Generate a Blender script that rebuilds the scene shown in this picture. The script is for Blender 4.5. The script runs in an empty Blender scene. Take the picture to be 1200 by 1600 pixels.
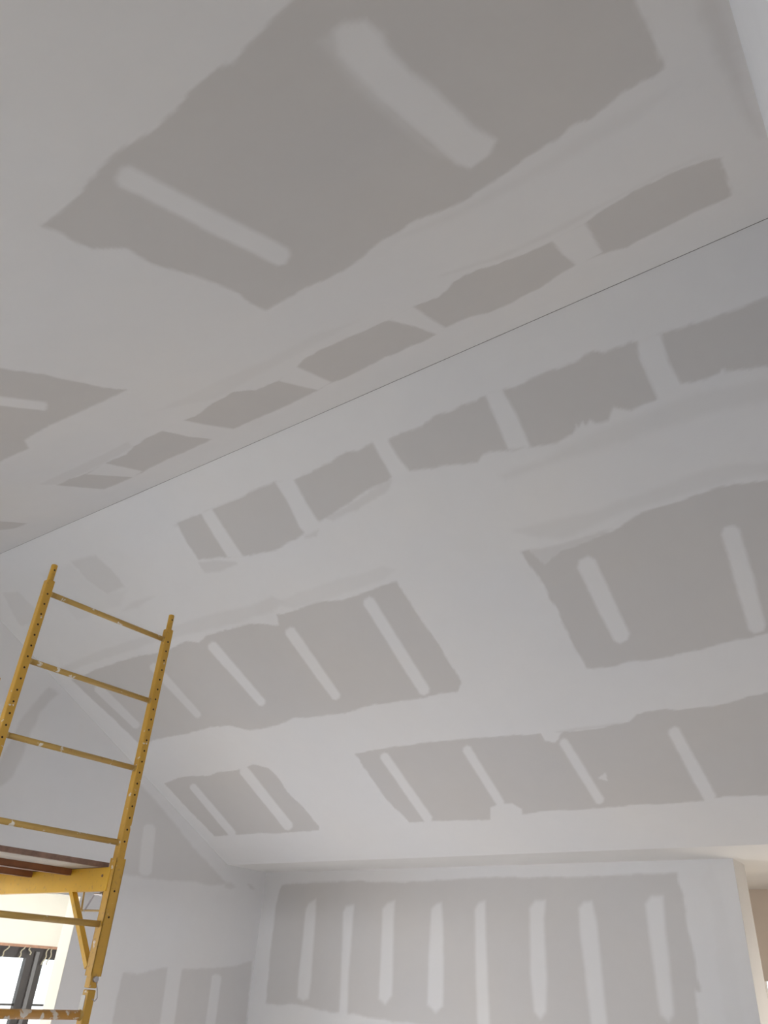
import bpy, bmesh, math, random
import numpy as np
from mathutils import Matrix, Vector

# ------------------------------------------------------------------ camera, world, lights, exposure
SC = bpy.context.scene
COL = SC.collection
EYE = 1.66
cam_data = bpy.data.cameras.new('camera')
cam_data.sensor_fit = 'VERTICAL'
cam_data.sensor_height = 32.0
cam_data.lens = 32.0 * 1190.68 / 1600.0
cam_data.clip_start = 0.01
cam_data.clip_end = 200
cam = bpy.data.objects.new('camera', cam_data)
COL.objects.link(cam)
ROT = Matrix(((0.810565, 0.268174, 0.520641),
              (0.583008, -0.453825, -0.673903),
              (0.055557, 0.849780, -0.524202)))      # columns: right, up, backward
cam.matrix_world = Matrix.Translation((0, 0, EYE)) @ ROT.to_4x4()
SC.camera = cam

SC.view_settings.view_transform = 'Standard'
SC.view_settings.look = 'None'
SC.view_settings.gamma = 1
SC.view_settings.use_curve_mapping = False
SC.view_settings.exposure = 0.09

world = bpy.data.worlds.new('overcast_sky')
SC.world = world
world.use_nodes = True
bg = world.node_tree.nodes['Background']
bg.inputs[0].default_value = (0.90, 0.95, 1.0, 1)
bg.inputs[1].default_value = 2.2


def area(name, loc, target, sx, sy, power, color):
    d = bpy.data.lights.new(name, 'AREA')
    d.shape = 'RECTANGLE'; d.size = sx; d.size_y = sy
    d.energy = power; d.color = color
    o = bpy.data.objects.new(name, d); COL.objects.link(o)
    o.location = loc
    o.rotation_euler = (Vector(target) - Vector(loc)).to_track_quat('-Z', 'Y').to_euler()
    return o


# daylight at the hall window, plus added fill lamps out of view
area('fill_near_opening', (-3.3, -1.66, 1.66), (-4.3, 5.4, -0.3), 2.3, 0.5, 50, (0.93, 0.97, 1.0))  # added lamp at an unseen opening, lifts the far wall
area('fill_side_room', (1.6, 0.2, 1.3), (-5.0, 4.4, 0.7), 2.0, 1.6, 34, (0.92, 0.97, 1.0))  # added lamp in the unseen side room, brightens the left gable
area('daylight_hall', (-0.7, 7.35, 1.2), (-0.8, 5.9, -0.1), 1.8, 1.4, 42, (1.0, 0.82, 0.66))
area('fill_hall_inner', (-0.1, 6.6, 1.1), (-1.6, 2.0, 0.6), 1.2, 1.2, 9, (1.0, 0.90, 0.78))  # added lamp out of view in the hall, aimed into the room
area('fill_sunroom', (-9.6, -2.9, 1.3), (-14.5, 5.0, 1.3), 5.0, 2.0, 170, (1.0, 0.98, 0.97))  # added lamp outside the unseen near side of the bright room
area('fill_sunroom_far', (-9.5, 9.8, 1.4), (-12.6, 5.0, 1.5), 3.6, 1.6, 60, (1.0, 0.99, 1.0))  # added lamp, lifts the cream wall without hitting the jamb
sun_data = bpy.data.lights.new('sun', 'SUN')
sun_data.energy = 44.0; sun_data.angle = 0.01; sun_data.color = (0.95, 0.955, 0.985)
sun = bpy.data.objects.new('sun', sun_data); COL.objects.link(sun)
sun.location = (0, -20, 8)
sun.rotation_euler = Vector((0.03, 1.0, -0.31)).to_track_quat('-Z', 'Y').to_euler()

# ------------------------------------------------------------------ measures of the room
A = math.radians(26.565)
CA, SA = math.cos(A), math.sin(A)
RY, RZ = 2.015, EYE + 2.2388          # ridge
PZ = EYE + 0.772                      # wall plate height
PY_F = 4.949; PY_N = 2 * RY - PY_F    # slope feet
SL = (PY_F - RY) / CA                 # slope length
XL, XR = -5.249, 0.04                 # gable walls
YF = 5.42                             # far wall face
YN = 2 * RY - YF
XC = -1.285                           # end of the far wall, where the hall begins


# ------------------------------------------------------------------ materials
def new_mat(name, rough=0.6, metal=0.0):
    m = bpy.data.materials.new(name); m.use_nodes = True
    b = m.node_tree.nodes['Principled BSDF']
    b.inputs['Roughness'].default_value = rough
    b.inputs['Metallic'].default_value = metal
    return m, m.node_tree, b


def noise(nt, scale, detail=3.0, coord='Object', rough=0.55):
    tc = nt.nodes.new('ShaderNodeTexCoord')
    n = nt.nodes.new('ShaderNodeTexNoise')
    n.inputs['Scale'].default_value = scale
    n.inputs['Detail'].default_value = detail
    n.inputs['Roughness'].default_value = rough
    nt.links.new(tc.outputs[coord], n.inputs['Vector'])
    return n.outputs['Fac']


def ramp(nt, fac, p0, p1, c0, c1):
    r = nt.nodes.new('ShaderNodeValToRGB')
    r.color_ramp.elements[0].position = p0; r.color_ramp.elements[0].color = (*c0, 1)
    r.color_ramp.elements[1].position = p1; r.color_ramp.elements[1].color = (*c1, 1)
    nt.links.new(fac, r.inputs[0])
    return r.outputs[0]


def mix(nt, fac, a, b, mode='MIX'):
    m = nt.nodes.new('ShaderNodeMix'); m.data_type = 'RGBA'; m.blend_type = mode
    for sock, v in ((m.inputs[0], fac), (m.inputs[6], a), (m.inputs[7], b)):
        if isinstance(v, (int, float)): sock.default_value = v
        elif isinstance(v, tuple): sock.default_value = (*v, 1)
        else: nt.links.new(v, sock)
    return m.outputs[2]


def plain(name, c, rough=0.6, metal=0.0, vary=0.08, scale=6.0):
    m, nt, b = new_mat(name, rough, metal)
    d = tuple(x * (1 - vary) for x in c); e = tuple(min(1, x * (1 + vary)) for x in c)
    nt.links.new(ramp(nt, noise(nt, scale), 0.3, 0.7, d, e), b.inputs['Base Color'])
    return m


COMPOUND = (0.736, 0.727, 0.730)
PAPER = (0.585, 0.566, 0.556)


def finish_material():
    m, nt, b = new_mat('drywall_finish', 0.75)
    at = nt.nodes.new('ShaderNodeAttribute'); at.attribute_name = 'paper'
    c = mix(nt, at.outputs['Fac'], COMPOUND, PAPER)
    c = mix(nt, 1.0, c, ramp(nt, noise(nt, 1.1, 2), 0.3, 0.7, (0.965, 0.972, 0.985), (1, 0.99, 0.975)), 'MULTIPLY')
    c = mix(nt, 1.0, c, ramp(nt, noise(nt, 9, 4), 0.3, 0.7, (0.985, 0.985, 0.985), (1, 1, 1)), 'MULTIPLY')
    nt.links.new(c, b.inputs['Base Color'])
    bp = nt.nodes.new('ShaderNodeBump'); bp.inputs['Strength'].default_value = 0.05
    bp.inputs['Distance'].default_value = 0.002
    nt.links.new(noise(nt, 60, 3), bp.inputs['Height'])
    nt.links.new(bp.outputs[0], b.inputs['Normal'])
    return m


def yellow_material(name, c=(0.62, 0.345, 0.045), spots=0.66, worn=(0.36, 0.20, 0.06)):
    m, nt, b = new_mat(name, 0.42)
    base = ramp(nt, noise(nt, 5, 3), 0.3, 0.75, tuple(x * 0.86 for x in c), c)
    base = mix(nt, ramp(nt, noise(nt, 55, 5), 0.60, 0.68, (0, 0, 0), (0.5, 0.5, 0.5)), base, worn)
    base = mix(nt, ramp(nt, noise(nt, 23, 4), spots, spots + 0.03, (0, 0, 0), (0.9, 0.9, 0.9)), base, (0.72, 0.68, 0.62))
    nt.links.new(base, b.inputs['Base Color'])
    return m


M_FIN = finish_material()
M_MUD = plain('joint_compound_paint', (0.73, 0.715, 0.70), 0.75, vary=0.02, scale=2)
M_UNSEEN = plain('dark_unseen_wall', (0.36, 0.33, 0.30), 0.8)  # dark tone to cut light bounced from unseen walls
M_CREAM = plain('cream_primer', (0.80, 0.775, 0.70), 0.7, vary=0.02, scale=2)
M_DAYLIT = plain('daylit_wall_white', (0.82, 0.84, 0.88), 0.6, vary=0.01)  # bluish white: daylight on the right wall is put into this colour
M_WARM_LIT = plain('warm_lit_tan', (0.78, 0.69, 0.61), 0.7, vary=0.05, scale=2)  # tan holds the warm light of the hall in its colour
M_FLOOR = plain('dusty_subfloor', (0.50, 0.485, 0.47), 0.8, vary=0.15, scale=3)
M_BACK = plain('attic_board', (0.20, 0.19, 0.18), 0.9)
M_YEL = yellow_material('yellow_scaffold_paint')
M_YEL_RUNG = yellow_material('dusty_yellow_paint', (0.50, 0.31, 0.08), 0.63)
M_RAIL = yellow_material('bright_yellow_paint', (0.74, 0.42, 0.025), 0.74)
M_DIRTY = yellow_material('caked_yellow_paint', (0.55, 0.27, 0.05), 0.54)
M_HOLE_SHADE = plain('hole_shade', (0.03, 0.012, 0.006), 0.9)  # shade inside the holes, painted as dark discs
M_BROWN = plain('red_brown_joist_paint', (0.26, 0.095, 0.035), 0.55, vary=0.2, scale=15)
M_EDGE = plain('weathered_brown_edge', (0.25, 0.15, 0.11), 0.7, vary=0.3, scale=20)
M_PLY = plain('grey_plywood', (0.66, 0.62, 0.58), 0.8, vary=0.15, scale=8)
M_STEEL = plain('zinc_steel', (0.42, 0.40, 0.42), 0.35, 0.8)
M_RUBBER = plain('black_rubber', (0.03, 0.03, 0.03), 0.7)
M_FRAME = plain('dark_bronze_frame', (0.025, 0.018, 0.015), 0.5, vary=0.2)
M_FRAME2 = plain('grey_mullion_face', (0.12, 0.115, 0.115), 0.4)
M_RAW = plain('raw_wood_edge', (0.42, 0.24, 0.16), 0.8, vary=0.2, scale=12)
M_TAPE = plain('masking_film', (0.42, 0.38, 0.27), 0.5, vary=0.1)
M_OUT = plain('pale_concrete', (0.6, 0.6, 0.58), 0.9)


def glass_material():
    m = bpy.data.materials.new('window_glass'); m.use_nodes = True
    nt = m.node_tree; nt.nodes.clear()
    o = nt.nodes.new('ShaderNodeOutputMaterial'); mx = nt.nodes.new('ShaderNodeMixShader')
    t = nt.nodes.new('ShaderNodeBsdfTransparent'); g = nt.nodes.new('ShaderNodeBsdfGlossy')
    t.inputs[0].default_value = (0.93, 0.96, 0.96, 1); g.inputs['Roughness'].default_value = 0.02
    mx.inputs[0].default_value = 0.06
    nt.links.new(t.outputs[0], mx.inputs[1]); nt.links.new(g.outputs[0], mx.inputs[2])
    nt.links.new(mx.outputs[0], o.inputs[0])
    return m


M_GLASS = glass_material()


# ------------------------------------------------------------------ mesh helpers
def obj(name, bm, mat, parent=None, smooth=False):
    me = bpy.data.meshes.new(name)
    bmesh.ops.recalc_face_normals(bm, faces=bm.faces[:])
    bm.to_mesh(me); bm.free()
    me.materials.append(mat)
    if smooth:
        for p in me.polygons: p.use_smooth = True
    o = bpy.data.objects.new(name, me); COL.objects.link(o)
    if parent: o.parent = parent
    return o


def box(bm, lo, hi):
    x0, y0, z0 = lo; x1, y1, z1 = hi
    v = [bm.verts.new(p) for p in ((x0, y0, z0), (x1, y0, z0), (x1, y1, z0), (x0, y1, z0),
                                   (x0, y0, z1), (x1, y0, z1), (x1, y1, z1), (x0, y1, z1))]
    for f in ((0, 3, 2, 1), (4, 5, 6, 7), (0, 1, 5, 4), (1, 2, 6, 5), (2, 3, 7, 6), (3, 0, 4, 7)):
        bm.faces.new([v[i] for i in f])
    return v


def prism(bm, pts, axis, a, b):
    """extrude a 2-D outline along an axis: 0 (pts are y,z), 1 (x,z), 2 (x,y)"""
    def P(p, t):
        return (t, p[0], p[1]) if axis == 0 else (p[0], t, p[1]) if axis == 1 else (p[0], p[1], t)
    va = [bm.verts.new(P(p, a)) for p in pts]; vb = [bm.verts.new(P(p, b)) for p in pts]
    bm.faces.new(va); bm.faces.new(vb[::-1])
    n = len(pts)
    for i in range(n):
        bm.faces.new((va[i], vb[i], vb[(i + 1) % n], va[(i + 1) % n]))


def tube(bm, p, q, r, n=12, r2=None):
    p, q = Vector(p), Vector(q); d = (q - p).normalized()
    u = d.orthogonal().normalized(); w = d.cross(u)
    r2 = r if r2 is None else r2
    a = [bm.verts.new(p + (u * math.cos(2 * math.pi * i / n) + w * math.sin(2 * math.pi * i / n)) * r) for i in range(n)]
    b = [bm.verts.new(q + (u * math.cos(2 * math.pi * i / n) + w * math.sin(2 * math.pi * i / n)) * r2) for i in range(n)]
    bm.faces.new(a[::-1]); bm.faces.new(b)
    for i in range(n):
        bm.faces.new((a[i], a[(i + 1) % n], b[(i + 1) % n], b[i]))


def bar(bm, p, q, w, h, up=(0, 0, 1)):
    """rectangular bar from p to q, w sideways, h along up"""
    p, q = Vector(p), Vector(q); d = (q - p).normalized()
    s = d.cross(Vector(up)).normalized(); t = s.cross(d).normalized()
    c = [(-w / 2, -h / 2), (w / 2, -h / 2), (w / 2, h / 2), (-w / 2, h / 2)]
    a = [bm.verts.new(p + s * i + t * j) for i, j in c]; b = [bm.verts.new(q + s * i + t * j) for i, j in c]
    bm.faces.new(a[::-1]); bm.faces.new(b)
    for i in range(4):
        bm.faces.new((a[i], a[(i + 1) % 4], b[(i + 1) % 4], b[i]))


def bevel(bm, r, seg=2):
    bmesh.ops.bevel(bm, geom=bm.edges[:], offset=r, segments=seg, affect='EDGES', profile=0.5, clamp_overlap=True)


def struct(name, bm, mat, label, cat):
    o = obj(name, bm, mat); o['kind'] = 'structure'; o['label'] = label; o['category'] = cat
    return o


# ------------------------------------------------------------------ taped drywall: outlines in cm on each board surface
# P = bare grey board left between the taped bands, S = smeared strip over a row of screws, T = thin coats and fainter bands, part way to the board colour
FAR = [
    ('P', 1, 0.014, '8.7,25.3 -9.7,26.0 -18.3,26.3 -31.4,25.6 -44.1,25.3 -54.6,23.9 -64.0,23.5 -68.8,24.5 -72.7,21.4 -85.5,22.9 -93.5,22.0 -106.8,22.6 -111.1,22.3 -117.9,20.8 -124.8,22.1 -131.8,21.6 -139.6,22.7 -144.9,21.6 -153.7,23.9 -160.5,23.7 -173.4,24.4 -180.6,22.3 -190.1,24.2 -196.0,22.7 -206.0,24.6 -214.1,24.7 -223.3,26.0 -234.1,26.1 -242.7,23.0 -256.5,23.4 -271.4,24.5 -291.4,25.0 -301.6,25.0 -318.6,25.2 -322.4,38.0 -323.6,50.6 -307.2,53.3 -290.3,57.6 -270.4,60.1 -254.6,57.6 -245.2,55.8 -232.5,51.4 -223.5,50.7 -211.1,47.6 -196.6,43.6 -182.7,42.8 -171.4,42.4 -152.5,46.4 -139.0,49.6 -135.6,47.4 -131.1,47.0 -121.6,50.2 -112.7,50.9 -101.6,52.8 -93.4,52.0 -90.7,47.2 -90.5,49.9 -87.5,46.9 -87.4,49.8 -84.5,47.1 -83.3,50.2 -78.0,50.7 -73.9,47.0 -70.7,49.2 -68.1,51.2 -60.6,50.0 -56.5,49.3 -47.9,46.3 -42.4,47.7 -32.9,47.7 -31.6,46.6 -31.1,48.5 -17.1,51.4 3.2,54.8'),
    ('S', 1, 0.018, '-298.9,24.2 -290.7,24.8 -291.7,38.7 -292.9,57.7 -302.7,54.7 -301.5,40.1'),
    ('S', 1, 0.018, '-243.0,23.3 -232.1,25.2 -233.8,39.7 -234.2,56.4 -245.2,58.4 -246.8,51.8 -243.6,36.3'),
    ('S', 1, 0.018, '-180.8,21.5 -172.9,21.7 -173.2,34.3 -171.2,45.1 -181.7,43.5 -181.1,33.9'),
    ('S', 1, 0.018, '-120.4,20.7 -112.6,21.7 -111.9,33.9 -113.3,51.0 -122.7,49.1 -121.2,33.5'),
    ('S', 1, 0.018, '-55.3,23.3 -47.2,24.4 -48.2,36.0 -47.0,47.8 -49.6,50.9 -57.1,50.8 -57.4,39.4 -57.2,30.8'),
    ('T', 0.45, 0.02, '-229.8,50.6 -212.2,49.2 -196.2,46.0 -182.7,43.9 -190.3,48.9 -208.3,52.6 -225.6,53.8'),
    ('T', 0.35, 0.02, '-323.3,25.6 -306.6,24.7 -301.3,28.3 -308.4,30.5 -315.0,28.3'),
    ('T', 0.3, 0.05, '-132.4,59.2 -113.5,59.2 -94.1,55.7 -76.4,53.5 -57.7,52.7 -40.5,52.9 -18.4,55.9 0.2,58.3 -1.6,65.7 -21.0,64.7 -43.4,61.5 -69.0,62.2 -96.8,62.0 -121.0,62.0 -130.9,62.7'),
    ('T', 0.3, 0.04, '-140.5,89.3 -120.8,89.0 -97.1,90.8 -76.5,89.2 -51.7,86.4 -28.4,90.3 -8.6,93.1 -9.8,97.8 -30.2,96.6 -41.6,94.3 -59.5,94.5 -81.5,95.1 -96.5,96.4 -119.7,100.7 -130.3,95.7'),
    ('T', 0.5, 0.02, '-325.4,51.5 -309.1,55.5 -300.0,60.2 -314.5,62.1 -325.9,59.7'),
    ('T', 0.35, 0.03, '-310.0,89.3 -293.3,87.4 -285.4,93.6 -297.7,96.7 -313.4,97.0'),
    ('T', 0.45, 0.02, '-248.1,57.4 -237.0,56.7 -240.9,59.8 -247.7,59.3'),
    ('T', 0.3, 0.03, '-522.1,97.4 -454.5,90.9 -392.4,88.7 -344.0,87.8 -297.8,90.1 -298.3,97.5 -330.1,97.8 -358.0,97.6 -406.1,96.7 -462.1,98.3 -501.9,100.6'),
    ('T', 0.25, 0.03, '-299.4,92.2 -273.0,89.8 -244.5,88.6 -214.6,88.6 -209.5,92.4 -219.2,96.1 -251.0,98.4 -284.3,98.8'),
    ('P', 1, 0.012, '-508.8,108.3 -475.9,104.6 -439.3,103.6 -416.4,104.2 -395.6,104.0 -379.3,101.6 -369.8,104.6 -359.6,101.6 -344.6,102.1 -331.9,102.1 -317.4,102.2 -302.3,107.7 -299.0,99.9 -287.1,100.6 -271.4,99.0 -261.2,99.9 -252.0,101.9 -240.9,101.3 -231.7,100.7 -212.8,99.3 -213.1,113.7 -213.1,131.5 -212.7,149.4 -213.3,164.1 -212.9,174.3 -218.9,180.8 -229.7,180.1 -243.2,180.6 -261.8,181.2 -277.9,180.2 -302.1,183.0 -322.4,182.1 -342.8,180.1 -365.7,184.0 -386.7,184.1 -400.3,177.8 -417.4,175.4 -446.1,177.8 -481.8,178.0 -499.4,179.4 -504.2,143.2'),
    ('S', 1.0, 0.02, '-240.6,108.4 -238.3,105.5 -234.1,104.4 -232.1,106.0 -235.2,174.8 -237.4,177.9 -241.4,179.4 -243.4,177.9'),
    ('S', 1.0, 0.02, '-303.0,114.9 -300.6,112.0 -296.1,110.7 -293.9,112.1 -296.1,167.3 -298.1,169.9 -302.0,171.4 -304.0,170.3'),
    ('S', 1.0, 0.02, '-366.7,111.5 -364.3,108.5 -359.4,106.8 -356.8,108.0 -354.4,160.8 -356.3,163.5 -360.5,165.2 -362.7,164.3'),
    ('S', 0.7, 0.02, '-427.6,116.0 -425.2,113.2 -420.2,111.5 -417.6,112.6 -416.0,161.2 -417.9,163.7 -421.9,165.3 -424.1,164.5'),
    ('S', 0.7, 0.02, '-496.3,123.0 -493.6,119.9 -487.7,117.8 -484.6,118.8 -480.7,159.4 -483.0,162.3 -488.1,164.3 -490.9,163.6'),
    ('P', 1, 0.012, '-142.1,101.8 -138.1,101.8 -134.7,112.5 -123.7,107.6 -110.2,105.7 -102.8,104.7 -97.2,103.5 -89.1,100.0 -81.7,97.8 -74.2,97.9 -68.0,98.0 -59.6,96.9 -52.4,96.4 -42.3,96.4 -36.5,97.5 -30.9,99.2 -8.9,103.1 -21.2,176.5 -53.7,177.8 -62.2,178.5 -69.2,178.3 -76.6,179.0 -85.8,180.1 -92.8,180.6 -98.5,181.8 -103.7,181.5 -111.9,181.3 -119.2,180.0 -125.8,181.7 -130.9,181.9 -141.2,179.5 -141.3,169.9 -140.9,160.9 -140.8,150.3 -140.0,139.2 -141.3,132.9 -140.1,125.7 -140.0,114.5'),
    ('T', 0.55, 0.02, '-142.2,100.5 -132.0,103.0 -120.9,103.4 -108.2,102.9 -96.7,102.2 -110.2,105.7 -123.7,107.6 -134.7,112.5 -139.6,114.3'),
    ('S', 1.0, 0.02, '-120.1,118.0 -117.6,114.3 -112.8,113.2 -110.6,115.8 -112.1,162.6 -114.5,166.6 -119.2,168.1 -121.4,165.5'),
    ('S', 1.0, 0.02, '-55.3,119.0 -53.1,115.9 -49.3,115.8 -47.7,118.6 -52.9,172.4 -55.1,175.8 -59.0,176.4 -60.6,173.5'),
    ('P', 1, 0.012, '-511.4,223.9 -490.4,219.8 -475.5,219.5 -459.6,221.6 -447.6,219.6 -427.9,220.2 -407.8,216.7 -397.1,221.7 -396.0,230.1 -397.6,247.5 -395.2,265.8 -396.0,286.3 -399.4,291.3 -423.3,291.7 -446.4,291.5 -454.2,290.1 -480.5,290.5 -510.2,290.7 -510.9,260.3'),
    ('S', 1.0, 0.02, '-489.4,232.8 -486.8,229.9 -482.0,227.8 -479.6,228.7 -482.3,286.6 -485.1,290.2 -490.7,292.9 -493.4,292.0'),
    ('S', 1.0, 0.02, '-427.1,223.3 -424.1,219.6 -418.3,217.1 -415.6,218.3 -418.2,282.0 -421.3,286.2 -427.4,289.3 -430.3,288.2'),
    ('P', 1, 0.012, '-317.7,219.0 -300.4,217.9 -285.0,217.3 -269.0,217.5 -249.6,217.8 -221.5,219.1 -204.0,220.4 -186.9,221.7 -186.7,228.2 -181.3,230.2 -173.6,222.4 -165.9,223.2 -150.2,223.4 -141.7,221.9 -134.6,220.7 -128.6,216.9 -122.7,215.6 -115.4,215.6 -107.8,217.0 -95.2,217.6 -82.1,217.0 -73.1,214.7 -64.2,213.9 -36.1,211.3 -46.7,288.1 -85.6,287.6 -107.8,286.1 -118.9,288.7 -132.9,288.8 -153.7,287.7 -173.9,288.5 -190.7,288.6 -210.4,287.8 -230.2,288.4 -256.1,291.7 -275.7,290.6 -297.9,289.9 -315.6,289.0 -317.4,278.5 -320.2,265.4 -319.6,248.8 -318.6,232.8'),
    ('S', 1.0, 0.02, '-301.2,225.8 -299.2,222.9 -295.5,221.2 -293.7,222.3 -295.4,285.8 -297.6,289.2 -301.8,291.6 -303.9,290.4'),
    ('S', 1.0, 0.02, '-241.2,228.6 -239.3,225.7 -235.9,224.1 -234.2,225.4 -236.5,275.7 -238.1,278.4 -241.3,280.1 -242.8,279.0'),
    ('S', 1, 0.012, '-248.7,280.8 -240.8,277.9 -232.0,278.2 -228.2,284.2 -231.1,290.2 -254.1,292.5'),
    ('S', 1.0, 0.02, '-179.5,231.7 -178.0,229.0 -175.1,227.5 -173.6,228.7 -172.8,280.0 -174.4,283.2 -177.7,285.2 -179.4,283.9'),
    ('S', 1.0, 0.02, '-118.8,233.7 -117.1,230.4 -113.8,228.8 -112.1,230.4 -111.1,284.6 -112.9,288.6 -116.6,290.8 -118.5,289.0'),
    ('S', 0.8, 0.006, '-170.3,262.6 -162.7,258.0 -164.8,266.1'),
    ('T', 0.45, 0.02, '-178.2,221.6 -164.7,220.3 -143.2,221.2 -134.2,219.8 -150.2,223.4 -173.9,224.0'),
    ('T', 0.5, 0.03, '-417.3,22.7 -393.4,24.9 -390.5,37.7 -390.7,51.9 -409.9,51.8 -416.7,37.9'),
    ('T', 0.35, 0.03, '-499.8,26.2 -483.7,28.4 -481.6,44.8 -483.3,56.3 -509.3,53.7'),
    ('T', 0.3, 0.03, '-396.2,62.7 -375.8,64.1 -395.4,68.4 -410.2,67.2'),
    ('T', 0.18, 0.04, '-451.5,22.1 -418.6,23.9 -411.3,51.9 -390.4,53.6 -405.9,62.8 -454.7,63.8 -451.9,41.5'),
]
NEAR = [
    ('P', 1, 0.012, '-40.8,184.6 -50.1,182.8 -57.6,181.6 -61.7,181.2 -67.4,180.1 -71.0,179.7 -74.1,179.1 -77.2,180.2 -80.2,180.3 -82.7,180.0 -86.8,179.6 -90.2,179.0 -92.5,179.5 -96.9,179.1 -102.3,179.6 -107.9,180.1 -112.4,179.9 -117.3,179.2 -120.1,178.5 -124.3,178.0 -129.7,177.6 -134.3,177.5 -138.0,177.4 -138.4,174.4 -139.2,169.6 -139.3,163.3 -136.4,159.8 -134.7,156.3 -135.5,151.2 -136.8,146.5 -136.7,140.0 -136.2,133.6 -135.6,123.1 -135.8,115.8 -137.7,107.6 -139.0,100.2 -130.7,100.3 -122.8,100.4 -115.0,99.0 -108.0,98.5 -99.6,100.2 -91.5,102.0 -86.2,101.7 -80.3,102.5 -72.9,101.0 -66.4,100.1 -56.5,100.7 -51.1,102.2 -46.3,103.0 -41.9,103.2 -37.5,103.5 -34.7,105.3 -32.6,105.6 -29.1,104.1 -26.3,105.4 -21.1,107.3 -16.6,107.5 -13.9,106.9 -11.6,107.5 -11.3,114.4 -11.2,122.8 -10.9,130.9 -10.4,143.9 -10.3,160.4'),
    ('S', 1.0, 0.022, '-116.0,172.9 -114.2,175.3 -110.7,176.5 -109.1,175.5 -110.5,122.3 -112.5,118.7 -116.5,116.1 -118.5,117.3'),
    ('S', 1, 0.022, '-56.6,171.0 -54.1,171.3 -50.7,168.5 -50.2,163.7 -51.3,160.5 -51.8,151.5 -50.9,139.8 -50.4,125.6 -48.9,116.1 -52.6,112.5 -58.7,111.2 -60.2,116.3 -60.7,134.5 -60.5,148.0 -60.0,158.1 -59.2,165.7'),
    ('S', 0.35, 0.03, '-60.0,171.1 -56.6,171.0 -61.1,147.2 -61.3,121.4 -62.6,128.4 -62.1,155.3'),
    ('P', 1, 0.015, '-215.3,169.2 -212.7,145.5 -211.0,131.8 -211.2,119.7 -212.0,108.0 -209.7,98.6 -220.5,99.9 -238.2,101.4 -252.3,103.1 -268.8,103.1 -278.4,96.5 -298.0,97.2 -378.3,102.3'),
    ('S', 1.0, 0.02, '-242.5,153.9 -240.5,155.7 -236.6,157.3 -234.6,157.3 -231.4,118.1 -233.2,116.0 -237.1,113.7 -239.1,113.6'),
    ('S', 0.7, 0.015, '-270.4,102.7 -254.4,102.4 -261.0,99.0 -274.7,98.2'),
    ('P', 1, 0.012, '-7.3,55.5 -10.4,57.2 -13.6,58.5 -22.0,60.2 -31.2,60.1 -39.5,58.2 -46.1,56.3 -52.4,55.8 -59.0,55.3 -69.8,55.9 -76.2,57.0 -81.8,59.8 -86.9,60.1 -91.5,59.7 -95.8,57.2 -100.8,54.3 -109.5,57.2 -120.8,55.7 -125.7,56.3 -131.3,56.9 -141.0,57.3 -150.2,58.3 -159.8,57.1 -166.0,53.6 -178.0,49.9 -189.6,51.4 -191.7,56.0 -195.4,59.2 -207.6,58.1 -221.8,54.3 -229.2,56.3 -241.8,56.2 -251.5,56.3 -262.7,54.5 -273.5,49.7 -289.0,52.4 -303.8,50.0 -313.1,53.2 -324.1,53.7 -325.1,41.5 -325.5,24.8 -316.0,24.3 -306.8,24.1 -300.1,24.1 -288.4,25.5 -274.8,25.9 -263.3,24.9 -242.1,25.5 -228.5,26.3 -214.1,25.7 -195.2,25.1 -176.4,25.7 -169.0,27.7 -162.7,25.5 -155.7,26.0 -147.7,27.1 -141.3,28.1 -136.3,26.3 -128.8,27.1 -124.3,26.0 -117.1,26.8 -112.0,28.8 -101.9,29.0 -95.1,25.4 -86.1,24.8 -75.2,26.7 -66.7,29.8 -58.9,31.7 -50.1,31.0 -42.6,27.0 -27.5,28.3 -17.4,29.1 -9.8,29.3 -8.8,38.7 -7.8,46.9'),
    ('S', 1, 0.014, '-58.7,56.1 -52.3,56.2 -47.3,56.2 -48.3,45.9 -50.0,31.5 -59.0,30.3 -59.5,42.4'),
    ('S', 1, 0.014, '-120.8,55.7 -114.9,57.1 -109.5,57.2 -111.1,44.3 -112.0,28.8 -117.4,26.3 -118.0,41.2'),
    ('S', 1, 0.014, '-178.0,49.9 -171.4,53.5 -165.1,54.6 -166.3,44.6 -169.0,27.7 -177.3,26.0 -177.8,36.9'),
    ('S', 1, 0.012, '-241.8,56.2 -228.0,57.4 -228.6,41.3 -228.4,26.0 -242.8,24.9 -243.8,39.0'),
    ('S', 1, 0.012, '-304.8,49.4 -287.1,52.7 -293.8,25.5 -303.3,23.6 -304.2,37.6'),
    ('T', 0.3, 0.02, '-324.7,62.8 -291.3,61.1 -258.5,61.2 -262.8,55.1 -288.2,53.0 -323.0,53.7'),
    ('T', 0.18, 0.04, '-221.8,73.8 -192.6,73.3 -164.9,70.6 -140.6,70.3 -126.8,65.9 -161.4,63.8 -202.6,60.4'),
    ('P', 0.9, 0.014, '-382.2,79.6 -391.1,44.5 -394.2,25.7 -407.1,27.8 -410.2,33.7 -424.7,51.6'),
    ('T', 0.22, 0.05, '-88.3,100.2 -68.9,97.2 -49.7,97.2 -34.6,100.0 -18.7,99.8 -9.9,99.0 -20.4,93.6 -36.9,93.4 -55.2,93.3 -74.5,94.6'),
    ('T', 0.25, 0.03, '-91.9,67.7 -73.9,61.8 -54.3,61.8 -32.6,61.9 -14.6,62.0 -8.4,58.6 -19.6,63.0 -38.3,61.9 -53.4,58.8 -72.5,59.8'),
    ('T', 0.5, 0.04, '-1.3,138.3 2.5,134.4 2.7,99.0 2.6,55.3 0.0,71.4 -1.1,108.3'),  # darker strip in the right wall corner, painted-in shade
]
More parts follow.
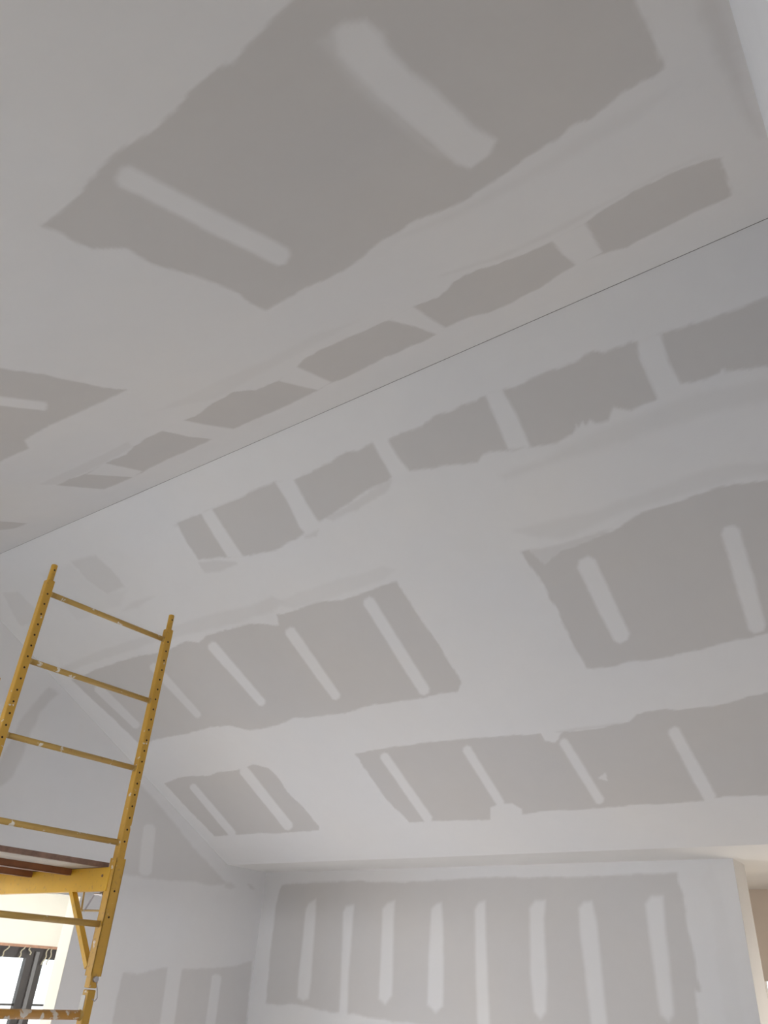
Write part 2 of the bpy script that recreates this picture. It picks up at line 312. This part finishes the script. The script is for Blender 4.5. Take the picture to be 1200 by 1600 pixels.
GABLE = [
    ('T', 0.6, 0.03, '291.5,336.5 300.9,334.0 291.9,319.0 288.6,304.2 287.2,286.1 285.1,270.5 278.3,262.9 269.2,269.2 272.9,278.5 276.3,296.6 278.9,310.7 284.6,323.9'),
    ('P', 0.62, 0.025, '386.7,287.7 394.5,284.5 416.4,273.1 436.8,261.5 452.3,251.8 468.6,242.9 489.0,233.3 497.5,228.5 479.9,225.5 463.6,226.1 439.0,224.6 416.4,223.3 389.8,223.7 383.4,256.1 382.9,279.3'),
    ('S', 0.9, 0.02, '400.7,257.7 403.2,260.5 409.1,261.0 412.4,258.7 416.8,227.8 414.1,225.1 408.0,224.8 404.7,227.2'),
    ('T', 0.5, 0.02, '495.1,229.2 502.3,230.5 509.0,227.8 502.0,225.1 494.4,225.7'),
    ('T', 0.6, 0.02, '519.7,232.0 526.8,231.8 532.5,227.4 524.6,227.5'),
    ('P', 0.7, 0.02, '409.1,161.2 422.3,161.0 436.3,164.0 444.8,166.4 464.0,165.5 483.4,167.2 503.9,168.6 521.5,170.7 538.0,174.7 539.4,157.3 540.5,130.8 541.6,105.4 409.2,101.9 408.0,130.7'),
    ('S', 1.0, 0.02, '449.2,167.0 452.5,169.5 459.5,169.2 463.2,166.3 466.1,101.8 462.9,99.7 456.2,100.5 452.8,103.3'),
    ('S', 1.0, 0.02, '495.5,162.3 498.1,164.1 503.4,163.9 506.1,161.8 507.1,99.8 504.6,98.3 499.6,98.9 497.1,100.9'),
]
WALL = [
    ('P', 0.9, 0.02, '-504.2,232.2 -497.0,233.6 -460.9,234.1 -420.2,234.5 -383.2,233.1 -363.9,233.7 -339.5,234.7 -307.3,235.0 -270.9,234.9 -232.2,234.6 -196.3,235.1 -163.5,236.0 -162.3,227.9 -161.2,221.7 -161.8,204.7 -160.3,194.5 -159.8,177.9 -159.6,172.0 -162.4,172.9 -162.5,163.3 -162.3,152.3 -160.3,140.4 -198.9,143.4 -239.7,142.8 -284.4,142.6 -310.9,142.5 -333.7,143.1 -360.2,141.6 -379.6,141.8 -396.9,142.6 -417.9,144.1 -433.4,144.3 -449.3,145.0 -466.0,146.9 -479.4,147.0 -492.9,145.4 -507.1,145.9 -507.2,158.2 -507.9,185.6 -508.6,214.4 -506.3,226.7'),
    ('S', 1, 0.034, '-473.7,214.4 -470.8,218.7 -463.5,221.6 -462.6,209.8 -461.6,182.3 -461.2,164.7 -462.0,151.8 -467.1,149.8 -473.4,152.1 -474.6,164.1 -473.8,186.5'),
    ('S', 1, 0.034, '-433.8,212.2 -431.0,216.4 -423.2,217.3 -423.1,196.6 -423.7,170.6 -422.2,137.8 -430.1,137.3 -431.5,178.9'),
    ('S', 1, 0.034, '-394.4,214.7 -389.7,218.7 -383.1,220.0 -383.5,205.9 -382.5,180.5 -382.3,158.1 -387.7,151.9 -393.8,155.5 -393.8,188.5'),
    ('S', 1, 0.034, '-349.3,214.8 -344.8,218.2 -340.3,219.1 -338.9,206.4 -338.0,181.9 -338.0,154.0 -343.8,149.9 -350.9,154.0 -350.6,181.5'),
    ('S', 1, 0.034, '-311.8,214.0 -308.6,218.6 -303.3,219.8 -303.0,202.7 -302.0,175.4 -301.1,141.7 -309.9,141.1 -311.5,182.8'),
    ('S', 1, 0.036, '-267.9,215.0 -263.7,219.8 -256.0,220.1 -257.7,207.2 -257.6,177.2 -259.4,155.8 -263.3,151.4 -267.6,155.3 -269.3,176.7'),
    ('S', 1, 0.036, '-231.5,215.1 -228.0,218.9 -222.1,219.7 -220.1,207.6 -219.4,178.7 -218.4,147.7 -228.8,147.0 -230.2,178.3 -231.8,196.3'),
    ('S', 1, 0.036, '-186.4,218.1 -181.7,222.5 -174.3,222.5 -175.2,204.5 -175.8,177.2 -176.5,159.2 -180.1,155.2 -184.5,158.7 -185.5,186.9'),
    ('T', 0.12, 0.04, '-150.6,229.6 -145.1,222.3 -147.1,188.2 -147.0,156.5 -138.2,157.1 -136.8,195.1 -137.6,222.3 -142.2,240.4'),
]


def vnoise(u, v, scale, seed):
    rng = np.random.RandomState(seed); T = rng.rand(256, 256)
    x = u * scale + 77.3; y = v * scale + 31.7
    xi = np.floor(x).astype(int); yi = np.floor(y).astype(int); fx = x - xi; fy = y - yi
    fx = fx * fx * (3 - 2 * fx); fy = fy * fy * (3 - 2 * fy)
    g = lambda a, b: T[a % 256, b % 256]
    return (g(xi, yi) * (1 - fx) + g(xi + 1, yi) * fx) * (1 - fy) + (g(xi, yi + 1) * (1 - fx) + g(xi + 1, yi + 1) * fx) * fy - 0.5


def sdist(U, V, P):
    """signed distance to a polygon, positive inside"""
    d2 = np.full(U.shape, 1e9); ins = np.zeros(U.shape, bool)
    n = len(P)
    for i in range(n):
        ax, ay = P[i]; bx, by = P[(i + 1) % n]
        ex, ey = bx - ax, by - ay; L = ex * ex + ey * ey + 1e-12
        t = np.clip(((U - ax) * ex + (V - ay) * ey) / L, 0, 1)
        d2 = np.minimum(d2, (U - ax - t * ex) ** 2 + (V - ay - t * ey) ** 2)
        if ay != by:
            c = ((ay > V) != (by > V)) & (U < (bx - ax) * (V - ay) / (by - ay) + ax)
            ins ^= c
    d = np.sqrt(d2)
    return np.where(ins, d, -d)


def lines(segs):
    """grid lines from (start, end, step) runs"""
    out = []
    for a, b, s in segs:
        n = max(1, int(round((b - a) / s)))
        out += list(np.linspace(a, b, n + 1)[:-1])
    out.append(segs[-1][1])
    return np.array(out)


def finish_surface(parent, us, vs, O, eu, ev, en, table, sheets, hole=None):
    """board surface at O + u*eu + v*ev, compound relief along en; split into panels, strips and the taped bands"""
    U, V = np.meshgrid(us, vs, indexing='ij')
    j = 0.010 * vnoise(U, V, 14, 3) + 0.007 * vnoise(U, V, 45, 5) + 0.012 * vnoise(U, V, 5, 9)
    paper = np.zeros(U.shape); strips = []
    raw = np.zeros(U.shape)
    for kind, op, f, s in table:
        P = np.array([[float(c) / 100 for c in q.split(',')] for q in s.split()])
        m = 0.1
        iu = np.where((us > P[:, 0].min() - m) & (us < P[:, 0].max() + m))[0]
        iv = np.where((vs > P[:, 1].min() - m) & (vs < P[:, 1].max() + m))[0]
        if not len(iu) or not len(iv): continue
        sl = (slice(iu[0], iu[-1] + 1), slice(iv[0], iv[-1] + 1))
        k = 0.35 if kind == 'S' else 1.0
        d = sdist(U[sl], V[sl], P) + j[sl] * k
        w = np.clip(d / f + 0.5, 0, 1); w = w * w * (3 - 2 * w)
        if kind == 'P':
            paper[sl] = np.maximum(paper[sl], w * op); raw[sl] = np.maximum(raw[sl], w)
        elif kind == 'S':
            paper[sl] *= 1 - op * w; strips.append((sl, w * op))
        else:
            paper[sl] = np.maximum(paper[sl], w * op)
    nu, nv = len(us), len(vs)
    H = 0.0009 * (1 - paper) + 0.0008 * (vnoise(U, V, 2.2, 11) + 0.5) * (1 - paper)
    O, eu, ev, en = (np.array(x, float) for x in (O, eu, ev, en))
    W = O + U[..., None] * eu + V[..., None] * ev + H[..., None] * en
    gu = np.gradient(H, us, axis=0); gv = np.gradient(H, vs, axis=1)
    N = en - gu[..., None] * eu - gv[..., None] * ev
    N /= np.linalg.norm(N, axis=-1, keepdims=True)
    flip = np.dot(np.cross(eu, ev), en) < 0
    # category of each face
    fc = lambda a: (a[:-1, :-1] + a[1:, :-1] + a[:-1, 1:] + a[1:, 1:]) / 4
    cu, cv = fc(U), fc(V); fp, fr = fc(paper), fc(raw)
    cat = np.zeros(cu.shape, int)
    for n, (u0, u1, v0, v1) in enumerate(sheets):
        cat[(fp > 0.3) & (fr > 0.3) & (cu > u0) & (cu <= u1) & (cv > v0) & (cv <= v1)] = 1 + n
    names = {0: 'joint_compound'}
    for n in range(len(sheets)): names[1 + n] = 'drywall_panel'
    base = 1 + len(sheets)
    for n, (sl, w) in enumerate(strips):
        full = np.zeros(U.shape); full[sl] = w
        cat[(fc(full) > 0.45) & (fr > 0.2)] = base + n
        names[base + n] = 'compound_strip'
    if hole: cat[(cu > hole[0]) & (cu < hole[1]) & (cv > hole[2]) & (cv < hole[3])] = -1
    idx = np.arange(nu * nv).reshape(nu, nv)
    quads = np.stack([idx[:-1, :-1], idx[1:, :-1], idx[1:, 1:], idx[:-1, 1:]], -1)
    if flip: quads = quads[..., ::-1]
    Wf, Nf, Pf = W.reshape(-1, 3), N.reshape(-1, 3), paper.reshape(-1)
    for c, nm in names.items():
        q = quads[cat == c]
        if not len(q): continue
        used, inv = np.unique(q.reshape(-1), return_inverse=True)
        me = bpy.data.meshes.new(nm); nf = len(q)
        me.vertices.add(len(used)); me.vertices.foreach_set('co', Wf[used].reshape(-1).astype(np.float32))
        me.loops.add(nf * 4); me.loops.foreach_set('vertex_index', inv.reshape(-1).astype(np.int32))
        me.polygons.add(nf)
        me.polygons.foreach_set('loop_start', np.arange(0, nf * 4, 4, dtype=np.int32))
        me.polygons.foreach_set('use_smooth', np.ones(nf, bool))
        me.update(calc_edges=True)
        at = me.attributes.new('paper', 'FLOAT', 'POINT'); at.data.foreach_set('value', Pf[used].astype(np.float32))
        me.normals_split_custom_set_from_vertices(Nf[used])
        me.materials.append(M_FIN)
        o = bpy.data.objects.new(nm, me); COL.objects.link(o); o.parent = parent


# ------------------------------------------------------------------ room shell
bm = bmesh.new(); box(bm, (-13.2, -2.6, -0.1), (3.6, 8.6, 0.0))
struct('floor', bm, M_FLOOR, 'dusty bare subfloor under the scaffold', 'floor')
bm = bmesh.new(); box(bm, (-60, -60, -0.3), (60, 60, -0.15))
struct('ground', bm, M_OUT, 'pale ground outside the windows', 'ground')

X0 = XL - 0.13
# far slope, near slope: board slabs behind the taped surface
bm = bmesh.new()
g = 0.0008
prism(bm, [(RY + g, RZ + 0.004), (PY_F, PZ + 0.004), (PY_F, PZ + 0.11), (RY + g, RZ + 0.12)], 0, X0, XR + 0.12)
far_slope = struct('ceiling', bm, M_BACK, 'far slope of the vaulted ceiling running down from the ridge crease to the far wall', 'ceiling')
finish_surface(far_slope, lines([(XL, -0.05, 0.010), (-0.05, XR, 0.03)]), lines([(0.002, SL, 0.010)]),
               (0, RY, RZ), (1, 0, 0), (0, CA, -SA), (0, -SA, -CA), FAR,
               [(XL, -3.55, 0, .745), (-3.55, XR, 0, .745), (XL, -1.78, .745, 1.965), (-1.78, XR, .745, 1.965),
                (XL, -3.58, 1.965, SL), (-3.58, XR, 1.965, SL)])
bm = bmesh.new()
prism(bm, [(RY - g, RZ + 0.004), (PY_N, PZ + 0.004), (PY_N, PZ + 0.11), (RY - g, RZ + 0.12)], 0, X0, XR + 0.12)
near_slope = struct('ceiling', bm, M_BACK, 'near slope of the vaulted ceiling overhead, above the ridge crease in the picture', 'ceiling')
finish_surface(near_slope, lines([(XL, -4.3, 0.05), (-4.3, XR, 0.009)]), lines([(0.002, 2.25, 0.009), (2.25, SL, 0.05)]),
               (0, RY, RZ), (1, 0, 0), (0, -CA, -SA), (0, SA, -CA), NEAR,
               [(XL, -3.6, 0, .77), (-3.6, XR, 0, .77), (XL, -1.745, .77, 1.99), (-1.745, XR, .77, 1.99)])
# unseen cover added over the ridge so that no light leaks
bm = bmesh.new(); box(bm, (X0, RY - 0.2, RZ + 0.13), (XR + 0.12, RY + 0.2, RZ + 0.2))
struct('light_cover_1', bm, M_BACK, 'unseen cover over the ridge that blocks light', 'light_cover')
# flat soffit between the foot of the far slope and the far wall, going on as the hall ceiling
bm = bmesh.new()
box(bm, (X0, PY_F, PZ), (XC, YF + 0.27, PZ + 0.11)); box(bm, (XC, PY_F, PZ), (3.6, 8.6, PZ + 0.11))
struct('ceiling', bm, M_MUD, 'narrow flat soffit between the far slope and the far wall, going on over the hall', 'ceiling')
bm = bmesh.new(); box(bm, (X0, YN, PZ), (XR + 0.12, PY_N, PZ + 0.11))
struct('ceiling', bm, M_MUD, 'narrow flat soffit at the foot of the near slope behind the viewer', 'ceiling')

# left gable wall with the opening to the sunny room
OY0, OY1, OZ = 1.0, 3.60, 2.052
bm = bmesh.new()
box(bm, (X0, YN - 0.1, 0), (XL - 0.003, OY0, OZ)); box(bm, (X0, OY1, 0), (XL - 0.003, YF + 0.27, OZ))
box(bm, (X0, YN - 0.1, OZ), (XL - 0.003, YF + 0.27, RZ + 0.2))
wl = struct('wall_left', bm, M_CREAM, 'left gable wall with an opening to the bright cream room behind the scaffold', 'wall')
finish_surface(wl, lines([(YN, OY0, 0.1), (OY0, OY1, 0.013), (OY1, YF, 0.012)]),
               lines([(0, 1.0, 0.1), (1.0, OZ, 0.012), (OZ, RZ + 0.1, 0.013)]),
               (XL, 0, 0), (0, 1, 0), (0, 0, 1), (1, 0, 0), GABLE,
               [(YN, YF, 1.98, 4.2), (YN, YF, 0, 1.98)], hole=(OY0, OY1, 0, OZ))
# far wall, ends at XC
bm = bmesh.new(); box(bm, (X0, YF + 0.003, 0), (XC, YF + 0.27, PZ))
wf = struct('wall_far', bm, M_MUD, 'far wall with a big grey board panel and vertical compound strips', 'wall')
finish_surface(wf, lines([(XL, XC, 0.012)]), lines([(0, 1.2, 0.1), (1.2, PZ, 0.011)]),
               (0, YF, 0), (1, 0, 0), (0, 0, 1), (0, -1, 0), WALL, [(XL, XC, 1.3, PZ), (XL, XC, 0, 1.3)])
# right gable wall over the doorway the viewer stands in
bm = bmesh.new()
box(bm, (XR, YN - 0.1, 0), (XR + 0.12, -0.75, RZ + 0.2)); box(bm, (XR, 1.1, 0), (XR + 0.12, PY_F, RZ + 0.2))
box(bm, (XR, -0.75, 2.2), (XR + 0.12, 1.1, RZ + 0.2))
struct('wall_right', bm, M_DAYLIT, 'right gable wall close to the viewer at the upper right edge', 'wall')
# near wall; its unseen opening is shaped to place the sun patch
bm = bmesh.new()
box(bm, (X0, YN - 0.12, 0), (XR + 0.12, YN, 1.41)); box(bm, (X0, YN - 0.12, 1.90), (XR + 0.12, YN, PZ))
box(bm, (X0, YN - 0.12, 1.41), (-4.5, YN, 1.90)); box(bm, (-2.1, YN - 0.12, 1.41), (XR + 0.12, YN, 1.90))
struct('wall_near', bm, M_UNSEEN, 'near wall behind the viewer with an added opening that lets the sun patch in', 'wall')

# space right of the doorway
bm = bmesh.new(); box(bm, (XR + 0.12, -2.6, PZ), (3.6, PY_F, PZ + 0.11))
struct('ceiling', bm, M_MUD, 'flat ceiling of the side room behind the viewer', 'ceiling')
bm = bmesh.new(); box(bm, (3.5, -2.6, 0), (3.6, 8.6, PZ)); struct('wall_side', bm, M_UNSEEN, 'outer wall of the side room and hall', 'wall')
bm = bmesh.new(); box(bm, (XR + 0.12, -2.6, 0), (3.5, -2.5, PZ)); struct('wall_side', bm, M_UNSEEN, 'near wall of the side room', 'wall')
bm = bmesh.new(); box(bm, (XR + 0.12, PY_F - 0.12, 0), (3.5, PY_F, PZ)); struct('wall_side', bm, M_MUD, 'partition between the side room and the hall', 'wall')

# hall beyond the far wall: back wall toned tan for warm light, with a window
HY = 7.0
hx0, hx1, hz0, hz1 = -1.602, 0.2, 0.4, EYE + 0.168
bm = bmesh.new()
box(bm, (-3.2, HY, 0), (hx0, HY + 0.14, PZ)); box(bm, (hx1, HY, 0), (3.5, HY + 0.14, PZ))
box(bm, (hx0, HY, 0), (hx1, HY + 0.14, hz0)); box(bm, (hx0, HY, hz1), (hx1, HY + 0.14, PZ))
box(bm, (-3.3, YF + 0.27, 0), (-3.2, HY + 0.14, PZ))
struct('wall_back', bm, M_WARM_LIT, 'back wall of the hall, warm light painted in as tan, at the right edge', 'wall')
bm = bmesh.new(); box(bm, (-3.3, YF + 0.27, PZ), (XC, 8.6, PZ + 0.11))
struct('ceiling', bm, M_MUD, 'hall ceiling behind the far wall', 'ceiling')
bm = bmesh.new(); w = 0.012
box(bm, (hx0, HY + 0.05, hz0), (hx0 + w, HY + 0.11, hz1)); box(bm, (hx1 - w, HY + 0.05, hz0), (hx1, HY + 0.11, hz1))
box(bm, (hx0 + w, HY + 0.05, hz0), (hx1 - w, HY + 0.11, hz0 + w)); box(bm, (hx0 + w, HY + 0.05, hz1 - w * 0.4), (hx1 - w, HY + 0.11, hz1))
w2 = struct('window_2', bm, M_WARM_LIT, 'hall window blown out white at the lower right edge', 'window')
bm = bmesh.new(); box(bm, (hx0 + w, HY + 0.075, hz0 + w), (hx1 - w, HY + 0.081, hz1 - w * 0.4)); obj('pane', bm, M_GLASS, w2)

# sunny room behind the left gable wall
SX = -13.0; SZ = 2.75; k = 13.0 / 8.2
wy0, wy1 = 5.3, 9.0
WZ1 = EYE + 0.118 * k; WZ0 = 0.05
bm = bmesh.new()
box(bm, (SX - 0.15, -2.6, WZ1), (SX, 9.6, SZ)); box(bm, (SX - 0.15, -2.6, 0), (SX, wy0, WZ1)); box(bm, (SX - 0.15, 9.0, 0), (SX, 9.6, WZ1))
struct('wall_sunroom', bm, M_CREAM, 'cream wall of the bright room with dark framed doors, lower left', 'wall')
bm = bmesh.new(); box(bm, (SX, 9.5, 0), (X0, 9.6, 0.5)); box(bm, (SX, 9.5, 2.3), (X0, 9.6, SZ)); box(bm, (SX, 9.5, 0.5), (-11.4, 9.6, 2.3)); box(bm, (-7.6, 9.5, 0.5), (X0, 9.6, 2.3)); box(bm, (X0 - 0.001, YF + 0.27, 0), (X0 + 0.1, 9.6, SZ))  # the gap is made for the added lamp outside it
struct('wall_sunroom', bm, M_CREAM, 'far side wall of the bright room', 'wall')
bm = bmesh.new()
box(bm, (SX, -2.6, 0), (X0, -2.5, 0.2)); box(bm, (SX, -2.6, 2.4), (X0, -2.5, SZ)); box(bm, (-7.0, -2.6, 0.2), (X0, -2.5, 2.4))
struct('wall_sunroom', bm, M_CREAM, 'near side wall of the bright room', 'wall')
bm = bmesh.new(); box(bm, (SX - 0.15, -2.6, SZ), (X0, 9.6, SZ + 0.1)); struct('ceiling', bm, M_CREAM, 'ceiling of the bright room', 'ceiling')
bm = bmesh.new(); box(bm, (-13.2, 8.6, -0.1), (X0, 9.6, 0)); struct('floor', bm, M_FLOOR, 'floor of the bright room', 'floor')

# dark framed doors with narrow lights: (mullion start, end) along y at the wall
bm = bmesh.new()
head = 0.115 * k
box(bm, (SX - 0.10, wy0, WZ1 - head), (SX - 0.03, wy1, WZ1))
w1 = struct('window_1', bm, M_FRAME, 'dark bronze framed glass doors seen under the scaffold platform', 'window')
bm = bmesh.new(); box(bm, (SX - 0.03, wy0, WZ1 - 0.03), (SX + 0.012, wy1, WZ1 + 0.008)); obj('raw_edge', bm, M_RAW, w1)
mull = [(y * k, z * k) for y, z in ((4.62, 4.885), (5.17, 5.37), (5.66, 5.86))]
prev = None
for n, (a0, a1) in enumerate(mull):
    bm = bmesh.new(); box(bm, (SX - 0.11, a0, WZ0), (SX - 0.02, a1, WZ1 - head)); m = obj('mullion', bm, M_FRAME, w1)
    if n == 1:
        bm = bmesh.new(); box(bm, (SX - 0.02, a0 + 0.14, WZ0), (SX + 0.005, a0 + 0.20, WZ1 - head + 0.10)); obj('door_edge', bm, M_FRAME2, m)
    if prev is not None:
        bm = bmesh.new(); box(bm, (SX - 0.068, prev, WZ0), (SX - 0.062, a0, WZ1 - head)); p = obj('pane', bm, M_GLASS, w1)
        for zz in (-0.395 * k, -0.9 * k):
            bm = bmesh.new(); box(bm, (SX - 0.08, prev, EYE + zz - 0.014), (SX - 0.05, a0, EYE + zz + 0.014)); obj('muntin', bm, M_FRAME, w1)
    prev = a1
# loose strips of masking film hanging from the door head
rnd = random.Random(4)
for n, (yy, ln, lean) in enumerate(((4.93, .10, -.05), (5.10, .10, -.03), (5.16, .07, .03), (5.385, .15, -.04), (5.43, .15, -.03))):
    bm = bmesh.new(); y0 = yy * k; z = WZ1 - 0.02
    pts = []
    for i in range(7):
        t = i / 6
        pts.append((SX + 0.02 + 0.012 * math.sin(t * 7 + n), y0 + lean * k * t + 0.014 * math.sin(t * 9 + n), z - ln * k * t))
    for i in range(6):
        bar(bm, pts[i], pts[i + 1], 0.004, 0.019, up=(0, 1, 0))
    obj('film_strip', bm, M_TAPE, w1)

# ------------------------------------------------------------------ rolling scaffold
PX, PYy = -3.204, 1.643
root = bpy.data.objects.new('scaffold', None); COL.objects.link(root)
root.location = (PX, PYy, 0); root.rotation_euler = (0, 0, math.radians(-3.756))
root['label'] = 'yellow two-tier rolling scaffold with perforated posts, rungs and a plywood platform'
root['category'] = 'scaffold'
WID, LEN = 0.684, 1.90      # between post centres across and along
T = 0.038                   # square tube
Z0 = 3.102                  # topmost hole
HP = 0.0508
JT = Z0 - 30.2 * HP         # joint between the two tiers


def post_mesh(z0, z1, wall=0.003):
    bm = bmesh.new(); box(bm, (-T / 2, -T / 2, z0), (T / 2, T / 2, z1)); bevel(bm, 0.004, 2)
    return bm


HX = T / 2
for ix, x in enumerate((0.0, -LEN)):
    for iy, y in enumerate((0.0, WID)):
        bm = post_mesh(JT + 0.003, Z0 + 0.072)
        p = obj('post', bm, M_YEL, root); p.location = (x - HX, y, 0)
        bm = bmesh.new(); tube(bm, (0, 0, Z0 + 0.072), (0, 0, Z0 + 0.155), 0.0148, 16); bevel(bm, 0.002, 1)
        q = obj('coupling_pin', bm, M_YEL, p)
        bm = bmesh.new(); tube(bm, (0.0135, 0, Z0 + 0.125), (0.0152, 0, Z0 + 0.125), 0.0042, 10); obj('pin_hole', bm, M_HOLE_SHADE, p)
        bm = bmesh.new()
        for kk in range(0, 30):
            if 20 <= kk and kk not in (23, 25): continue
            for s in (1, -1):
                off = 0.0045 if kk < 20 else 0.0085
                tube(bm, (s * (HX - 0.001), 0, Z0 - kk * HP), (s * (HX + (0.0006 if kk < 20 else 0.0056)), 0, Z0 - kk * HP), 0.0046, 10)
        h = obj('pin_holes', bm, M_HOLE_SHADE, p); h['kind'] = 'stuff'; h.name = 'hole_row'
        bm = post_mesh(0.24, JT - 0.003)
        p2 = obj('post', bm, M_YEL, root); p2.location = (x - HX, y, 0)
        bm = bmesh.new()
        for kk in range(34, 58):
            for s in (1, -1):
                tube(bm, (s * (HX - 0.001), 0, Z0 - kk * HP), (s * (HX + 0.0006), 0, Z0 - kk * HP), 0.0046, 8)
        h = obj('hole_row', bm, M_HOLE_SHADE, p2); h['kind'] = 'stuff'
        # locking pin and wire clip at the joint
        bm = bmesh.new(); tube(bm, (HX, 0, JT + 0.035), (HX + 0.014, 0, JT + 0.035), 0.011, 12)
        lp = obj('locking_pin', bm, M_STEEL, p)
        bm = bmesh.new()
        cl = [(HX + 0.010, 0.002, JT + 0.03), (HX + 0.014, 0.014, JT), (HX + 0.014, 0.022, JT - 0.03), (HX + 0.012, 0.014, JT - 0.042), (HX + 0.008, 0.004, JT - 0.034)]
        for a_, b_ in zip(cl, cl[1:]): tube(bm, a_, b_, 0.0018, 6)
        obj('wire_clip', bm, M_STEEL, p)
        bm = bmesh.new(); box(bm, (-T / 2 - 0.0012, -T / 2 - 0.0012, JT + 0.055), (T / 2 + 0.0012, T / 2 + 0.0012, JT + 0.085)); obj('tape_wrap', bm, M_TAPE, p)
        bm = bmesh.new(); box(bm, (-T / 2 - 0.002, -T / 2 - 0.003, JT - 0.088), (T * 0.3, -T / 2 - 0.0002, JT - 0.022)); bevel(bm, 0.0012, 1); db = obj('compound_daub', bm, M_MUD, p2); db['label'] = 'white dried compound on the post'
        # caster
        bm = bmesh.new(); tube(bm, (-HX, y, 0.205), (-HX, y, 0.255), 0.014, 12)
        box(bm, (-HX - 0.035, y - 0.028, 0.19), (-HX + 0.035, y + 0.028, 0.205))
        box(bm, (-HX - 0.018, y - 0.028, 0.06), (-HX + 0.018, y - 0.023, 0.19)); box(bm, (-HX - 0.018, y + 0.023, 0.06), (-HX + 0.018, y + 0.028, 0.19))
        c = obj('caster', bm, M_STEEL, root); c.location = (x, 0, 0)
        bm = bmesh.new(); tube(bm, (-HX, y - 0.018, 0.075), (-HX, y + 0.018, 0.075), 0.075, 28); bevel(bm, 0.006, 2); obj('wheel', bm, M_RUBBER, c, True)
    # rungs
    for r_i in range(11):
        kk = -0.25 + 6.45 * r_i
        z = Z0 - kk * HP
        if z < 0.3: break
        low = r_i == 5
        bm = bmesh.new()
        rad = 0.0125 if not low else 0.017
        tube(bm, (x - HX, T / 2 - 0.002, z), (x - HX, WID - T / 2 + 0.002, z), rad, 16)
        ru = obj('rung', bm, M_DIRTY if low else M_YEL_RUNG, root, True)
        if low: ru['label'] = 'thicker rung caked with dried compound'
        for s, yy in ((1, T / 2), (-1, WID - T / 2)):
            bm = bmesh.new(); tube(bm, (x - HX, yy - s * 0.001, z), (x - HX, yy + s * 0.009, z), rad * 1.25, 16, rad)
            obj('weld_collar', bm, M_YEL_RUNG, ru)

# platform carriage: side rails, sleeves, braces
RT, RB = EYE + 0.365, EYE + 0.276
ST, SB = Z0 - 20.4 * HP, Z0 - 29.3 * HP
for y, s in ((0.0, 1), (WID, -1)):
    yi = y + s * 0.012
    bm = bmesh.new()                              # channel rail with lips
    box(bm, (-LEN - T, yi - 0.002 - (0.012 if s < 0 else 0) , RB), (0.0 - T * 0.6, yi + 0.002 + (0.012 if s > 0 else 0), RT))
    box(bm, (-LEN - T, yi - 0.016, RB - 0.003), (-T * 0.6, yi + 0.016, RB + 0.002)); box(bm, (-LEN - T, yi - 0.016, RT - 0.002), (-T * 0.6, yi + 0.016, RT + 0.003))
    rail = obj('side_rail', bm, M_RAIL, root)
    bm = bmesh.new(); box(bm, (-LEN + 0.02, yi - 0.014, RT + 0.0031), (-0.066, yi + 0.014, RT + 0.0062)); obj('rail_cap', bm, M_EDGE, rail)
    for x in (-0.075, -1.78):
        bm = bmesh.new(); tube(bm, (x, yi + s * 0.013, RT - 0.03), (x, yi + s * 0.017, RT - 0.03), 0.006, 10)
        obj('bolt', bm, M_EDGE, rail)
    for x, d in ((0.0, -1), (-LEN - T, 1)):
        # sleeve wraps the post on its inner and outer face
        bm = bmesh.new(); xc = x - HX if d < 0 else x + HX
        e = 0.005
        box(bm, (xc - T / 2 - e, y - T / 2 - e, SB), (xc + T / 2 + e, y - T / 2 - 0.0005, ST))
        box(bm, (xc - T / 2 - e, y + T / 2 + 0.0005, SB), (xc + T / 2 + e, y + T / 2 + e, ST))
        box(bm, (xc - T / 2 - e, y - T / 2 - e, SB), (xc - T / 2 - 0.0005, y + T / 2 + e, ST))
        box(bm, (xc + T / 2 + 0.0005, y - T / 2 - e, SB), (xc + T / 2 + e, y + T / 2 + e, ST))
        obj('sleeve', bm, M_YEL, root)
        xi = xc + d * (T / 2 + e)
        bm = bmesh.new(); bar(bm, (xi + d * 0.275, yi, RB + 0.004), (xi + d * 0.004, yi, SB + 0.03), 0.022, 0.026, up=(0, 1, 0)); obj('diagonal_brace', bm, M_RAIL, root)
        bm = bmesh.new()                          # wire bail under the rail
        pts = [(xi + d * 0.175, yi, RB), (xi + d * 0.162, yi, RB - 0.078), (xi, yi, RB - 0.08)]
        for a_, b_ in zip(pts, pts[1:]): tube(bm, a_, b_, 0.0042, 8)
        obj('bail', bm, M_YEL_RUNG, root)
        bm = bmesh.new()
        tube(bm, (xi, yi, RB - 0.014), (xi + d * 0.085, yi, RB - 0.014), 0.0045, 8); tube(bm, (xi + d * 0.085, yi, RB - 0.014), (xi + d * 0.14, yi, RB - 0.082), 0.0045, 8)
        tube(bm, (xi + d * 0.012, yi, RB - 0.014), (xi + d * 0.035, yi, RB - 0.014), 0.009, 10)
        obj('pull_pin', bm, M_STEEL, root)
# deck
DZ = RT + 0.0065
bm = bmesh.new(); box(bm, (-LEN + 0.08, -0.012, DZ), (-0.125, WID + 0.012, DZ + 0.012)); deck = obj('platform_board', bm, M_PLY, root)
for x in (-0.115, -LEN + 0.07):
    bm = bmesh.new(); box(bm, (x - 0.012, -0.012, DZ + 0.0005), (x + 0.012, WID + 0.012, DZ + 0.022)); obj('end_edge', bm, M_EDGE, deck)
for x in (-0.36, -0.72, -1.12, -1.5):
    bm = bmesh.new()
    box(bm, (x - 0.018, 0.026, DZ - 0.028), (x + 0.018, WID - 0.024, DZ - 0.024)); box(bm, (x + 0.014, 0.026, DZ - 0.028), (x + 0.018, WID - 0.024, DZ))
    obj('joist', bm, M_BROWN, root)
